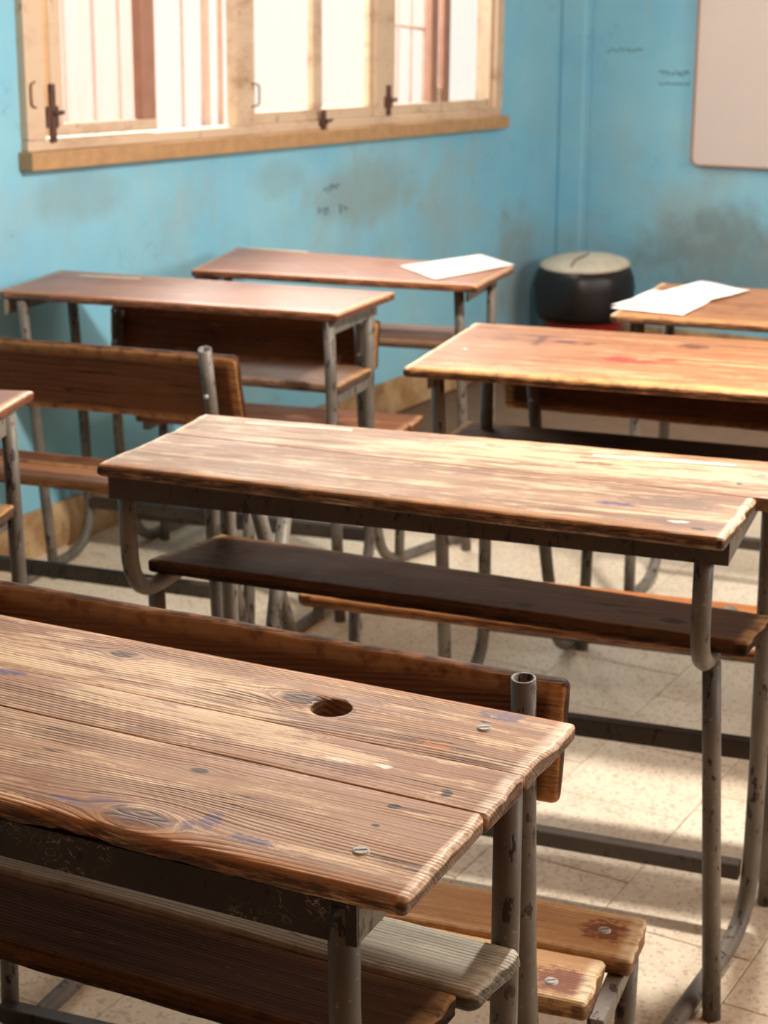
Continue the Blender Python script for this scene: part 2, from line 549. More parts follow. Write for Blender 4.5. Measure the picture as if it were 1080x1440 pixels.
M['top_b'] = wood('wood_worn_second_desk', srgb(84, 56, 40), srgb(146, 106, 78), srgb(206, 180, 146), wear=0.58, pale=srgb(232, 208, 176),
                  edgecol=srgb(184, 122, 66),
                  zones=[(0.22, 0.10, 0.34, 0.09, 0.10), (-0.02, 0.06, 0.3, 0.06, 0.05), (0.10, -0.08, 0.3, 0.05, 0.02)],
                  spots=[(0.292, -0.104, 0.03, 0.008, BLUE_INK, 0.85), (0.36, -0.075, 0.07, 0.03, srgb(92, 72, 60), 0.5),
                         (0.40, -0.16, 0.06, 0.02, srgb(100, 70, 64), 0.5), (0.219, 0.085, 0.035, 0.010, srgb(96, 66, 48), 0.75),
                         (0.415, -0.178, 0.010, 0.006, DKH, 1.0), (0.14, 0.05, 0.04, 0.010, srgb(120, 82, 58), 0.6),
                         (0.385, -0.155, 0.014, 0.005, WHITE_P, 0.9), (0.47, 0.10, 0.02, 0.008, WHITE_P, 0.6), (0.455, 0.10, 0.008, 0.006, BLUE_INK, 0.7)],
                  rough=0.48, bump=0.6, grime=0.3, edge=0.75, scratch=0.6)
M['top_c'] = wood('wood_varnished_red', srgb(104, 56, 36), srgb(170, 106, 74), srgb(212, 156, 116), wear=0.2, pale=srgb(222, 176, 128),
                  edgecol=srgb(190, 124, 68), rough=0.34, bump=0.2, grime=0.3, edge=0.65, scratch=0.2, spec=0.5, crack=0.4,
                  spots=[(0.40, -0.096, 0.005, 0.008, srgb(40, 20, 12), 1.0), (0.412, 0.028, 0.005, 0.008, srgb(40, 20, 12), 1.0)])
PUR = srgb(92, 48, 40)
M['top_f'] = wood('wood_orange_worn', srgb(100, 58, 35), srgb(158, 102, 64), srgb(200, 156, 114), wear=0.42, pale=srgb(226, 196, 152),
                  edgecol=srgb(206, 156, 96), rough=0.44, bump=0.4, grime=0.35, edge=0.8, scratch=0.6, spec=0.4,
                  zones=[(-0.2, -0.17, 0.45, 0.07, 0.08), (-0.1, 0.0, 0.25, 0.03, 0.06), (0.1, -0.05, 0.25, 0.08, 0.05)],
                  spots=[(-0.245, -0.03, 0.035, 0.03, srgb(150, 40, 36), 0.8), (-0.20, -0.045, 0.04, 0.014, srgb(150, 40, 36), 0.65), (-0.16, -0.01, 0.02, 0.014, srgb(150, 40, 36), 0.6),
                         (-0.135, 0.135, 0.032, 0.024, srgb(92, 54, 36), 0.9), (-0.50, 0.10, 0.03, 0.03, PUR, 0.35), (-0.43, 0.10, 0.012, 0.06, PUR, 0.8),
                         (-0.43, 0.135, 0.04, 0.008, PUR, 0.7), (-0.38, 0.10, 0.025, 0.016, PUR, 0.75), (-0.33, 0.095, 0.015, 0.012, PUR, 0.7), (-0.55, 0.085, 0.012, 0.006, PUR, 0.7),
                         (-0.28, 0.02, 0.06, 0.012, srgb(120, 74, 48), 0.5),
                         (-0.431, -0.232, 0.012, 0.014, DKH, 1.0), (-0.325, -0.236, 0.010, 0.012, DKH, 1.0), (-0.199, -0.238, 0.012, 0.012, DKH, 1.0)])
M['top_g'] = wood('wood_tan_worn', srgb(104, 62, 38), srgb(160, 106, 68), srgb(200, 156, 114), wear=0.4, pale=srgb(226, 196, 152),
                  edgecol=srgb(196, 146, 92), rough=0.42, bump=0.4, grime=0.35, edge=0.7, scratch=0.6, spec=0.45)
M['wood_dark'] = wood('wood_dark_board', srgb(52, 26, 14), srgb(104, 58, 30), srgb(150, 96, 54), wear=0.3, pale=srgb(196, 146, 88),
                      rough=0.7, spec=0.2, grime=0.5, edge=0.75, scratch=0.35)
M['wood_back'] = wood('wood_backrest', srgb(64, 34, 19), srgb(112, 66, 38), srgb(156, 104, 62), wear=0.25, pale=srgb(206, 150, 96), edgecol=srgb(196, 140, 92),  # edges: wear, plus light on the board's top edge put into colour
                      rough=0.68, spec=0.2, grime=0.45, edge=0.8, scratch=0.3)
M['seat'] = wood('wood_seat_pale', srgb(150, 98, 58), srgb(202, 150, 98), srgb(232, 196, 146), wear=0.5, pale=srgb(242, 220, 180),
                 rough=0.5, bump=0.5, grime=0.2, edge=0.6, ringamt=0.4,
                 spots=[(0.374, -0.447, 0.030, 0.026, RUST, 0.85), (0.355, -0.572, 0.040, 0.032, srgb(122, 64, 42), 0.9),
                        (0.33, -0.50, 0.2, 0.006, srgb(150, 84, 50), 0.6)])
M['seat_red'] = wood('wood_seat_reddish', srgb(120, 68, 44), srgb(176, 112, 76), srgb(208, 152, 112), wear=0.35, pale=srgb(226, 180, 136),
                     rough=0.42, grime=0.3, edge=0.6)
M['seat_orange'] = wood('wood_seat_orange', srgb(120, 68, 36), srgb(170, 108, 62), srgb(200, 144, 92), wear=0.3, pale=srgb(226, 168, 100),
                        rough=0.4, grime=0.25, edge=0.5)
M['shelf_grey'] = wood('wood_grey_weathered', srgb(112, 104, 88), srgb(172, 164, 144), srgb(204, 196, 176), wear=0.35, pale=srgb(214, 206, 184),
                       rough=0.6, bump=0.5, grime=0.35, edge=0.8,
                       spots=[(0.47, 0.035, 0.004, 0.003, srgb(30, 22, 14), 1.0)])
M['shelf_dark'] = wood('wood_dark_shelf', srgb(44, 27, 17), srgb(84, 54, 33), srgb(122, 84, 52), wear=0.2, pale=srgb(170, 130, 88), edgecol=srgb(128, 84, 46),
                       rough=0.8, spec=0.15, grime=0.45, edge=0.5, knots=[(0.36, -0.02, 0.014), (0.15, -0.03, 0.01)])
M['shelf_c'] = wood('wood_shelf_grey_brown', srgb(84, 58, 42), srgb(138, 102, 78), srgb(170, 134, 106), wear=0.3, pale=srgb(210, 160, 100),
                    rough=0.55, grime=0.4, edge=0.7)
M['steel'] = metal_paint('painted_steel', srgb(122, 113, 102), srgb(48, 33, 25), 0.55)
M['steel_dark'] = metal_paint('painted_steel_dark', srgb(72, 60, 50), srgb(34, 22, 16), 0.6)
M['steel_apron_a'] = metal_paint('painted_steel_scratched', srgb(50, 42, 36), srgb(24, 16, 12), 0.55, marks=srgb(200, 188, 170))
M['bare_steel'] = plain('bare_steel_screw', srgb(190, 186, 176), 0.35, 0.4, 300.0, 0.6)
M['lit_strip'] = plain('lit_groove_wood', srgb(232, 216, 190), 0.6, 0.25, 60.0)  # bare groove wood, with the light it catches put into the colour
M['paper'] = plain('white_paper', srgb(248, 244, 236), 0.8, 0.03, 5.0)
M['bag'] = plain('black_plastic_bag', srgb(26, 19, 18), 0.4, 0.5, 20.0, 0.5)
M['bucket'] = plain('red_plastic', srgb(150, 36, 30), 0.45, 0.3, 10.0)
M['lid'] = plain('cream_plastic_lid', srgb(228, 218, 196), 0.6, 0.35, 16.0)
M['latch'] = metal_paint('rusty_latch_iron', srgb(108, 74, 60), srgb(60, 38, 30), 0.6)
M['hook'] = plain('painted_hook', srgb(168, 132, 104), 0.6, 0.3)
M['bars'] = plain('window_bar_paint', srgb(220, 182, 168), 0.7, 0.3, 30.0)
M['board'] = plain('whiteboard_surface', srgb(222, 208, 200), 0.35, 0.10, 3.0, 0.4)
M['board_frame'] = plain('board_frame_wood', srgb(176, 132, 112), 0.6, 0.3, 20.0)


def wall_mat(name, axis):
    g = NT(name)
    oc, x, y, z = g.xyz()
    a = y if axis == 'y' else x
    base = srgb(128, 196, 224)
    c = g.mix(g.step(g.noise(oc, 1.6, 4.0, 0.6), 0.35, 0.7), base, srgb(150, 208, 226))
    # rubbed, greyed patches, strongest at desk height
    sm = g.noise(oc, 2.6, 6.0, 0.68)
    zone = g.math('MULTIPLY', g.step(z, 0.2, 0.55), g.step(z, 1.05, 0.75))
    f = g.math('MULTIPLY', g.step(sm, 0.42, 0.68, 0.0, 0.8), g.math('MULTIPLY_ADD', zone, 0.75, 0.25))
    c = g.mix(f, c, srgb(154, 184, 190))
    dk = g.noise(oc, 7.0, 5.0, 0.7)
    c = g.mix(g.step(dk, 0.60, 0.76, 0.0, 0.4), c, srgb(112, 120, 112))
    # vertical runs
    rn = g.noise(g.vec(g.math('MULTIPLY', a, 26.0), g.math('MULTIPLY', z, 1.6)), 1.0, 4.0)
    c = g.mix(g.step(rn, 0.5, 0.75, 0.0, 0.22), c, srgb(184, 200, 198))
    # scribbles in pen
    mk = g.noise(g.vec(g.math('MULTIPLY', a, 22.0), g.math('MULTIPLY', z, 34.0)), 1.0, 2.0, 0.5, 2.0)
    zn = g.noise(oc, 5.5, 1.0)
    c = g.mix(g.math('MULTIPLY', g.step(g.math('ABSOLUTE', g.math('SUBTRACT', mk, 0.5)), 0.0, 0.014, 0.55, 0.0), g.step(zn, 0.62, 0.68)), c, srgb(60, 92, 120))
    # chipped paint showing plaster
    cpn = g.noise(oc, 13.0, 3.0, 0.5)
    c = g.mix(g.step(cpn, 0.755, 0.775), c, srgb(226, 196, 150))
    if axis == 'y':
        nz = g.noise(oc, 11.0, 4.0, 0.6)
        c = spots_on(g, c, a, z, [(3.36, 0.90, 0.16, 0.07, srgb(132, 150, 148), 0.4), (4.25, 0.86, 0.14, 0.05, srgb(132, 150, 148), 0.3),
                                  (4.75, 0.78, 0.3, 0.10, srgb(142, 156, 152), 0.6), (5.9, 0.35, 0.2, 0.25, srgb(140, 138, 128), 0.55)], nz, 1.0)
    else:
        nz = g.noise(oc, 11.0, 4.0, 0.6)
        c = spots_on(g, c, a, z, [(-2.2, 0.4, 0.35, 0.2, srgb(110, 116, 110), 0.6), (-1.5, 0.45, 0.4, 0.22, srgb(124, 136, 132), 0.5)], nz, 1.0)
    return g.finish(c, 0.55, 0.35, g.math('ADD', sm, g.math('MULTIPLY', dk, 0.6)), 0.25, 0.004)


def base_mat():
    g = NT('skirting_cement')
    oc, x, y, z = g.xyz()
    n1 = g.noise(oc, 7.0, 5.0, 0.65)
    c = g.mix(g.step(n1, 0.32, 0.66), srgb(206, 176, 134), srgb(160, 122, 82))
    n2 = g.noise(oc, 26.0, 4.0, 0.6)
    c = g.mix(g.step(n2, 0.6, 0.72, 0.0, 0.6), c, srgb(112, 80, 56))
    return g.finish(c, 0.7, 0.25, n1, 0.3, 0.004)


def floor_mat():
    g = NT('terrazzo_tile')
    oc, x, y, z = g.xyz()
    rnd = g.n('ObjectInfo').outputs['Random']
    geo = g.n('NewGeometry')
    pos = geo.outputs['Position']
    c = g.mix(rnd, srgb(238, 224, 200), srgb(226, 210, 184))
    n1 = g.noise(pos, 3.2, 5.0, 0.62)
    c = g.mix(g.step(n1, 0.35, 0.72, 0.0, 0.5), c, srgb(196, 168, 138))
    vo = g.n('TexVoronoi', ins={'Vector': pos, 'Scale': 170.0})
    hue = g.n('SeparateXYZ', ins={0: vo.outputs['Color']})
    c = g.mix(g.step(hue.outputs[0], 0.55, 0.95, 0.0, 0.45), c, srgb(240, 226, 204))
    c = g.mix(g.step(hue.outputs[1], 0.70, 0.95, 0.0, 0.45), c, srgb(164, 134, 108))
    st = g.noise(pos, 14.0, 4.0, 0.65)
    c = g.mix(g.step(st, 0.62, 0.75, 0.0, 0.4), c, srgb(158, 120, 90))
    return g.finish(c, g.math('MULTIPLY_ADD', n1, 0.3, 0.36), 0.35, hue.outputs[2], 0.05, 0.0006)


def frame_mat():
    g = NT('window_paint_beige')
    oc, x, y, z = g.xyz()
    n1 = g.noise(g.vec(g.math('MULTIPLY', x, 12.0), g.math('MULTIPLY', y, 5.0), g.math('MULTIPLY', z, 12.0)), 1.0, 5.0, 0.66)
    c = g.mix(g.step(n1, 0.48, 0.80), srgb(216, 192, 164), srgb(176, 142, 112))
    n2 = g.noise(oc, 24.0, 4.0, 0.6)
    c = g.mix(g.step(n2, 0.60, 0.72, 0.0, 0.5), c, srgb(140, 100, 72))
    return g.finish(c, 0.6, 0.3, n1, 0.3, 0.002)


def glass_mat(name, dirt, tint):
    g = NT(name)
    oc, x, y, z = g.xyz()
    tr = g.n('BsdfTransparent')
    gl = g.n('BsdfGlossy', ins={'Roughness': 0.05})
    di = g.n('BsdfTranslucent', ins={'Color': (*tint, 1)})
    df = g.n('BsdfDiffuse', ins={'Color': (*tint, 1)})
    mm = g.n('MixShader', ins={0: 0.5, 1: di.outputs[0], 2: df.outputs[0]})
    n1 = g.noise(g.vec(0.0, g.math('MULTIPLY', y, 26.0), g.math('MULTIPLY', z, 3.0)), 1.0, 5.0, 0.62)
    f = g.math('ADD', dirt * 0.35, g.step(n1, 0.35, 0.68, 0.0, dirt))
    m1 = g.n('MixShader', ins={0: f, 1: tr.outputs[0], 2: mm.outputs[0]})
    fr = g.n('Fresnel', ins={'IOR': 1.45})
    m2 = g.n('MixShader', ins={0: g.math('MULTIPLY', fr.outputs[0], 0.12), 1: m1.outputs[0], 2: gl.outputs[0]})
    g.t.links.new(m2.outputs[0], g.out.inputs[0])
    return g.m


M['wall_l'] = wall_mat('blue_wall_paint', 'y')
M['wall_f'] = wall_mat('blue_wall_paint_front', 'x')
M['pen'] = plain('faded_pen_ink', srgb(92, 128, 146), 0.8, 0.2)
M['base'] = base_mat()
M['floor'] = floor_mat()
M['grout'] = plain('dark_floor_joint', srgb(120, 96, 76), 0.9, 0.3)
M['ceil'] = plain('ceiling_bounce_tan', srgb(172, 138, 108), 0.9, 0.15, 2.0)  # unseen ceiling, tone made darker and warmer to cut bounce light
M['wall_back'] = plain('wall_bounce_brown', srgb(150, 108, 82), 0.8, 0.2, 2.0)  # unseen walls, browned to lower and warm the bounced fill
M['frame'] = frame_mat()
M['sill'] = plain('sill_worn_brown', srgb(196, 156, 112), 0.65, 0.45, 22.0)
M['sash_dark'] = plain('sash_wood_shaded', srgb(170, 128, 108), 0.7, 0.3, 18.0)  # darker copy of the sash paint, shade on the stiles put into it
M['glass'] = glass_mat('window_glass', 0.02, srgb(238, 220, 206))
M['glass_dirty'] = glass_mat('dusty_window_glass', 0.22, srgb(232, 196, 180))

# ------------------------------------------------------------------ room shell
XW, YW, XR, YB, ZC = -2.89, 6.305, 2.5, -1.6, 2.9
WY0, WY1, WZ0, WZ1 = 3.157, 5.685, 0.982, 2.34


def structure(o):
    o['kind'] = 'structure'
    return o


T = 0.22
wl = MB()
wl.box(XW - 0.06, XW, YB - T, YW + T, 0, WZ0)
wl.box(XW - 0.06, XW, YB - T, YW + T, WZ1, ZC)
wl.box(XW - 0.06, XW, YB - T, WY0, WZ0, WZ1)
wl.box(XW - 0.06, XW, WY1, YW + T, WZ0, WZ1)
wall_l = structure(wl.build('wall_left', M['wall_l']))
wall_f = structure(MB().box(XW, XR, YW, YW + T, 0, ZC).build('wall_front', M['wall_f']))
structure(MB().box(XR, XR + T, YB, YW + T, 0, ZC).build('wall_right', M['wall_back']))
structure(MB().box(XW, XR, YB - T, YB, 0, ZC).build('wall_back', M['wall_back']))
structure(MB().box(XW - T, XR + T, YB - T, YW + T, ZC, ZC + 0.15).build('ceiling', M['ceil']))
structure(MB().box(XW, -2.78, 6.235, YW, 0, ZC).build('trim_1', M['wall_f'], bevel=0.012))
structure(MB().box(XW, XW + 0.012, YB, 6.235, 0, 0.122).build('baseboard_left', M['base'], bevel=0.004))
structure(MB().box(-2.78, XR, YW - 0.012, YW, 0, 0.122).build('baseboard_front', M['base'], bevel=0.004))

def scribble(wall, axis, c, wd, hg, strokes, seed):
    """faint pen strokes on a wall; axis = the horizontal axis of that wall"""
    rg = random.Random(seed)
    for k in range(strokes):
        pts = []
        u0 = -wd / 2 + wd * k / strokes
        for j in range(7):
            u = u0 + wd / strokes * j / 7
            v = hg * (rg.random() - 0.5)
            pts.append((XW + 0.0006, c[0] + u, c[1] + v) if axis == 'y' else (c[0] + u, YW - 0.0006, c[1] + v))
        tube('pen_stroke', pts, 0.0016, M['pen'], wall, rad=0.01, seg=6)


scribble(wall_l, 'y', (4.506, 0.744), 0.07, 0.035, 2, 1)
scribble(wall_l, 'y', (4.624, 0.739), 0.06, 0.035, 2, 2)
scribble(wall_l, 'y', (4.558, 0.81), 0.10, 0.03, 3, 3)
scribble(wall_f, 'x', (-2.644, 1.190), 0.16, 0.018, 6, 4)
scribble(wall_f, 'x', (-2.44, 1.108), 0.13, 0.02, 5, 5)
scribble(wall_f, 'x', (-2.437, 1.067), 0.13, 0.014, 5, 6)

floor = structure(MB().box(XW - T, XR + T, YB - T, YW + T, -0.12, -0.006).build('floor', M['grout']))
TS = 0.25
tile_me = None
x0, y0 = -1.157 - 7 * TS, 3.055 - 8 * TS
rng = random.Random(4)
rest = MB()
for ci in range(0, 22):
    for ri in range(-12, 14):
        tx = x0 + (ci + 0.5) * TS
        ty = y0 + (ri + 0.5 + (0.5 if ci % 2 == 0 else 0.0)) * TS
        xa, xb = max(tx - TS / 2, XW), min(tx + TS / 2, XR)
        if xb - xa < 0.02 or ty < YB or ty > YW:
            continue
        vis = (ci < 13) and (ty > 1.3) and (ty < YW - TS / 2) and xa > XW
        if vis:
            if tile_me is None:
                h = TS / 2 - 0.0007
                mb = MB().box(-h, h, -h, h, -0.02, 0.0)
                t = mb.build('floor_tile', M['floor'], floor, bevel=0.0012, seg=1)
                tile_me = t.data
            else:
                t = bpy.data.objects.new('floor_tile', tile_me)
                COL.objects.link(t)
                t.parent = floor
            t.location = (tx, ty, rng.uniform(-0.0006, 0.0004))
        else:
            rest.box(xa + 0.0007, xb - 0.0007, ty - TS / 2 + 0.0007, min(ty + TS / 2, YW) - 0.0007, -0.02, 0.0)
ro = rest.build('floor_tiles_outer', M['floor'], floor)
ro['kind'] = 'stuff'

# ------------------------------------------------------------------ left window
win = empty('window_1', (XW, 3.147, 0.997))
win.scale = (1.0087, 1.0087, 1.0087)
win.rotation_euler = (-0.021, 0, 0)
structure(win)


def wb(name, y0_, y1_, z0_, z1_, x0_=-0.06, x1_=0.02, mat='frame', parent=None, bevel=0.004):
    return MB().box(x0_, x1_, y0_, y1_, z0_, z1_).build(name, M[mat], parent or win, bevel=bevel)


# local: y from 0 (left jamb) to 2.52, z 0 = sill bottom
ZT = 1.34
wb('sill', -0.012, 2.545, -0.018, 0.026, -0.06, 0.045, 'sill')
wb('sill_rail', 0.0, 2.52, 0.026, 0.052, -0.06, 0.022)
wb('jamb', 0.0, 0.066, 0.052, ZT, -0.06, 0.024)
wb('jamb', 2.47, 2.525, 0.052, ZT, -0.06, 0.024)
wb('mullion', 0.868, 0.955, 0.052, ZT, -0.015, 0.022)
wb('mullion', 1.63, 1.745, 0.052, ZT, -0.015, 0.022)
wb('head_rail', 0.0, 2.52, ZT, ZT + 0.05, -0.06, 0.022)


def sash(ya, yb, zb, stiles, panes, mat='frame', x0_=-0.018, x1_=0.008, glass='glass', bottom=0.035):
    s = empty('sash', (0, 0, 0))
    s.parent = win
    wb('bottom_rail', ya, yb, zb, zb + bottom, x0_, x1_, mat, s)
    for (a, b, m) in stiles:
        wb('stile', a, b, zb + bottom, ZT, x0_ + 0.002, x1_ - 0.001, m, s)
    for (a, b) in panes:
        wb('pane', a, b, zb + bottom, ZT, -0.010, -0.006, glass, s, 0)
    return s


sash(0.093, 0.50, 0.060, [(0.093, 0.135, 'frame'), (0.445, 0.50, 'sash_dark')], [(0.135, 0.445)], glass='glass_dirty', bottom=0.028, x0_=-0.012, x1_=0.022)
sash(0.955, 1.63, 0.052, [(0.955, 0.975, 'frame'), (1.285, 1.335, 'frame'), (1.612, 1.63, 'frame')], [(0.975, 1.285), (1.335, 1.612)])
sash(1.755, 2.065, 0.052, [(1.755, 1.775, 'frame'), (2.02, 2.065, 'sash_dark')], [(1.775, 2.02)])
sash(2.105, 2.47, 0.052, [(2.105, 2.15, 'sash_dark'), (2.452, 2.47, 'frame')], [(2.15, 2.452)])
wb('meeting_block', 2.065, 2.105, 0.052, 0.135, -0.018, 0.0)
# outer grille
for yy, rr_ in ((0.33, .005), (0.445, .005), (0.55, .005), (0.70, .005), (0.83, .005), (0.937, .014), (1.01, .009), (2.04, .005), (2.133, .005), (2.23, .009)):
    tube('grille_bar', [(-0.14, yy, 0.0), (-0.14, yy, ZT)], rr_, M['bars'], win, seg=8)
tube('grille_bar', [(-0.14, 1.93, 0.345), (-0.14, 2.26, 0.325)], 0.006, M['bars'], win, seg=8)


def latch(y, z0_, z1_, x=0.026):
    l = empty('latch', (0, 0, 0))
    l.parent = win
    wb('latch_rod', y - 0.008, y + 0.008, z0_, z1_, x - 0.004, x + 0.008, 'latch', l, 0.003)
    wb('latch_plate', y - 0.02, y + 0.022, z0_ + 0.25 * (z1_ - z0_), z0_ + 0.62 * (z1_ - z0_), x - 0.004, x + 0.004, 'latch', l, 0.003)
    tube('latch_handle', [(x + 0.004, y, (z0_ + z1_) / 2), (x + 0.016, y, (z0_ + z1_) / 2), (x + 0.018, y + 0.022, (z0_ + z1_) / 2 + 0.003)], 0.006, M['latch'], l, rad=0.01, seg=8)


latch(0.085, 0.045, 0.185)
latch(1.31, 0.02, 0.085)
latch(1.70, 0.055, 0.15)
tube('stay_hook', [(0.026, 0.03, 0.19), (0.03, 0.012, 0.185), (0.03, 0.012, 0.135), (0.026, 0.03, 0.13)], 0.003, M['hook'], win, rad=0.012, seg=6)
tube('stay_hook', [(0.026, 0.935, 0.17), (0.03, 0.965, 0.165), (0.03, 0.965, 0.11), (0.026, 0.935, 0.105)], 0.003, M['hook'], win, rad=0.012, seg=6)

# ------------------------------------------------------------------ whiteboard
wbd = empty('whiteboard', (-2.347, YW, 0.765))


def rounded_rect(wd, hg, r, n=6):
    pts = []
    for cx, cz, a0 in ((wd - r, r, -90), (wd - r, hg - r, 0), (r, hg - r, 90), (r, r, 180)):
        for k in range(n + 1):
            a = math.radians(a0 + 90 * k / n)
            pts.append((cx + r * math.cos(a), cz + r * math.sin(a)))
    return pts


def slab(name, pts, ya, yb, mat, parent):
    n = len(pts)
    V = [(p[0], ya, p[1]) for p in pts] + [(p[0], yb, p[1]) for p in pts]
    Fc = [tuple(range(n)), tuple(reversed(range(n, 2 * n)))] + [(k, k + n, (k + 1) % n + n, (k + 1) % n) for k in range(n)]
    return link(name, mesh_from(name, V, Fc), mat, parent)


slab('board_panel', [(p[0] + 0.006, p[1] + 0.006) for p in rounded_rect(1.388, 1.088, 0.026)], -0.024, -0.004, M['board'], wbd)
po = rounded_rect(1.4, 1.1, 0.03)
pi = [(p[0] + 0.006, p[1] + 0.006) for p in rounded_rect(1.388, 1.088, 0.026)]
n = len(po)
V = [(p[0], -0.03, p[1]) for p in po] + [(p[0], -0.03, p[1]) for p in pi] + [(p[0], 0.0, p[1]) for p in po] + [(p[0], 0.0, p[1]) for p in pi]
Fc = []
for k in range(n):
    k2 = (k + 1) % n
    Fc += [(k, k2, n + k2, n + k), (2 * n + k2, 2 * n + k, 3 * n + k, 3 * n + k2), (k2, k, 2 * n + k, 2 * n + k2), (n + k, n + k2, 3 * n + k2, 3 * n + k)]
link('board_frame', mesh_from('board_frame', V, Fc), M['board_frame'], wbd)
tag(wbd, 'white writing board with thin brown rounded frame on the blue wall', 'whiteboard')

# ------------------------------------------------------------------ desks
TR = 0.0132          # tube radius
PT = 0.019           # top plank thickness
desks = []


def screw(parent, x, y, z, r=0.0075):
    bm = bmesh.new()
    bmesh.ops.create_cone(bm, cap_ends=True, segments=18, radius1=r, radius2=r * 0.72, depth=0.0022, matrix=Matrix.Translation((x, y, z + 0.0011)))
    me = bpy.data.meshes.new('screw')
    bm.to_mesh(me)
    bm.free()
    o = link('screw', me, M['bare_steel'], parent)
    a = 0.5
    d = Vector((math.cos(a), math.sin(a), 0)) * r * 0.62
    c = Vector((x, y, z + 0.0021))
    strap('screw_slot', c - d, c + d, 0.0016, 0.0008, M['steel_dark'], o, bevel=0)
    return o


def desk(u):
    g = u.get
    H = u['H']
    root = empty('school_desk', (u['x'], u['y'], 0), u['t'])
    tag(root, u['label'], 'desk', 'wooden school desks with fixed benches')
    for i, (quad, mk, kw) in enumerate(u['planks']):
        plank('table_plank', quad, H, PT, M[mk], root, seed=u['seed'] + i * 3.3, **kw)
    fx = u['fx']
    yn, yf = u['yn'], u['yf']
    zu = H - PT
    st, sd = M['steel'], M['steel_dark']
    ap = M[g('apron_mat', 'steel_dark')]
    if g('apron', True):
        angle_iron('apron_bar', fx[0] - 0.02, fx[1] + 0.010, yn - 0.022, zu - 0.0005, 0.036, 0.03, ap, root)
    sz = g('shelf_z', 0.545)
    sth = 0.022
    seat_z = g('seat_z', 0.42)
    for s in (0, 1):
        xx = fx[s]
        nt, nf = u['near'][s]
        sg = -1 if s == 0 else 1
        bx = (fx[0] - 0.017) if s == 0 else (fx[1] + 0.007)
        strap('end_bar', (bx, yn - 0.0215, zu - 0.0185), (bx, yf + (0.06 if g('third') else 0.02), zu - 0.0185), 0.006, 0.036, st, root)
        if u['style'] == 'J':
            zb = sz - sth - TR
            tube('shelf_tube', [(nt[0], nt[1], zu - 0.005), (nt[0], nt[1], zb), (nt[0], yf + 0.0, zb)], TR, st, root, rad=0.085)
            tube('front_leg', [(nt[0] + 0.004 * sg, nt[1] + 0.085, zb - TR * 0.6), (nf[0], nf[1], 0.0)], TR, st, root)
        else:
            tube('front_leg', [(nt[0], nt[1], zu - 0.003), (nf[0], nf[1], 0.0)], TR, st, root)
            strap('shelf_bracket', (xx - sg * 0.002, yn, sz - sth - 0.013), (xx - sg * 0.002, yf, sz - sth - 0.013), 0.006, 0.026, st, root)
        # bent side tube: backrest post, floor runner, rear table leg
        fa = u['far'][s]
        pt, pm = u['post'][s]
        rx = (fa[0] + pm[0]) / 2
        tube('side_tube', [pt, pm, (pm[0] + (fa[0] - pm[0]) * 0.1, pm[1] + g('kick', 0.09), TR), (fa[0], fa[1], TR), (fa[0], fa[1] + 0.0, 0.30), (u['fartop'][s][0], u['fartop'][s][1], zu - 0.003)],
             TR, M[g('tube_mat', 'steel')], root, rad=[0.12, 0.07, 0.11, 0.08], hollow=True)
        if g('third'):
            tx = u['third'][s]
            tube('rear_leg', [(tx[0], tx[1] - 0.045, zu - 0.003), (tx[0], tx[1], 0.0)], TR, st, root)
        bl = u['bleg'][s]
        tube('bench_leg', [(bl[0], bl[1], seat_z - 0.03), (bl[0], bl[1] - 0.02, 0.0)], TR * 0.95, st, root)
        strap('seat_bracket', (bl[0] - sg * 0.005, u['seat_y'][-1] + 0.01, seat_z - 0.036), (bl[0] - sg * 0.005, u['seat_y'][0] - 0.012, seat_z - 0.036), 0.02, 0.022, st, root)
    for (a, b, hh) in u['bars']:
        strap('cross_bar', a, b, 0.024, hh, sd, root)
    for (quad, mk, kw) in u['shelf']:
        plank('shelf_board', quad, sz, sth, M[mk], root, seed=u['seed'] + 11, **kw)
    sy_ = u['seat_y']
    for i, ((a, b), mk) in enumerate(zip(((sy_[1] + 0.004, sy_[0]), (sy_[2], sy_[1] - 0.004)), u['seat_m'])):
        xl, xr = u['seat_x'][i]
        plank('seat_slat', [(xl, a), (xr, a), (xr, b), (xl, b)], seat_z, 0.025, M[mk], root, r=g('seat_r', 0.006), amp=0.0018, end_amp=0.005, seed=u['seed'] + 20 + i * 4)
    if g('back'):
        xl, xr, yt, zt, yb, zb = u['back']
        backboard('backrest_board', xl, xr, yt, zt, yb, zb, 0.022, M[u['back_m']], root, seed=u['seed'] + 30, skew=g('back_skew', 0.0), r=0.009, amp=0.002, yaw=g('back_yaw', 0.0))
        # bolt through each post
        for s in (0, 1):
            pt = Vector(u['post'][s][0]); pm = Vector(u['post'][s][1])
            c = pt.lerp(pm, 0.22)
            tube('bolt', [(c.x, c.y - TR - 0.006, c.z), (c.x, c.y + TR, c.z)], 0.0045, M['bare_steel'], root, seg=8)
    for (x, y, z, r) in g('screws', ()):
        screw(root, x, y, z, r)
    for (a, b, wd) in g('grooves', ()):
        strap('pencil_groove', (*a, H - 0.0002), (*b, H - 0.0002), wd, 0.0016, M['lit_strip'], root, bevel=0.0005)['label'] = 'pencil groove strip, pale wood with caught light painted in'
    desks.append(root)
    return root


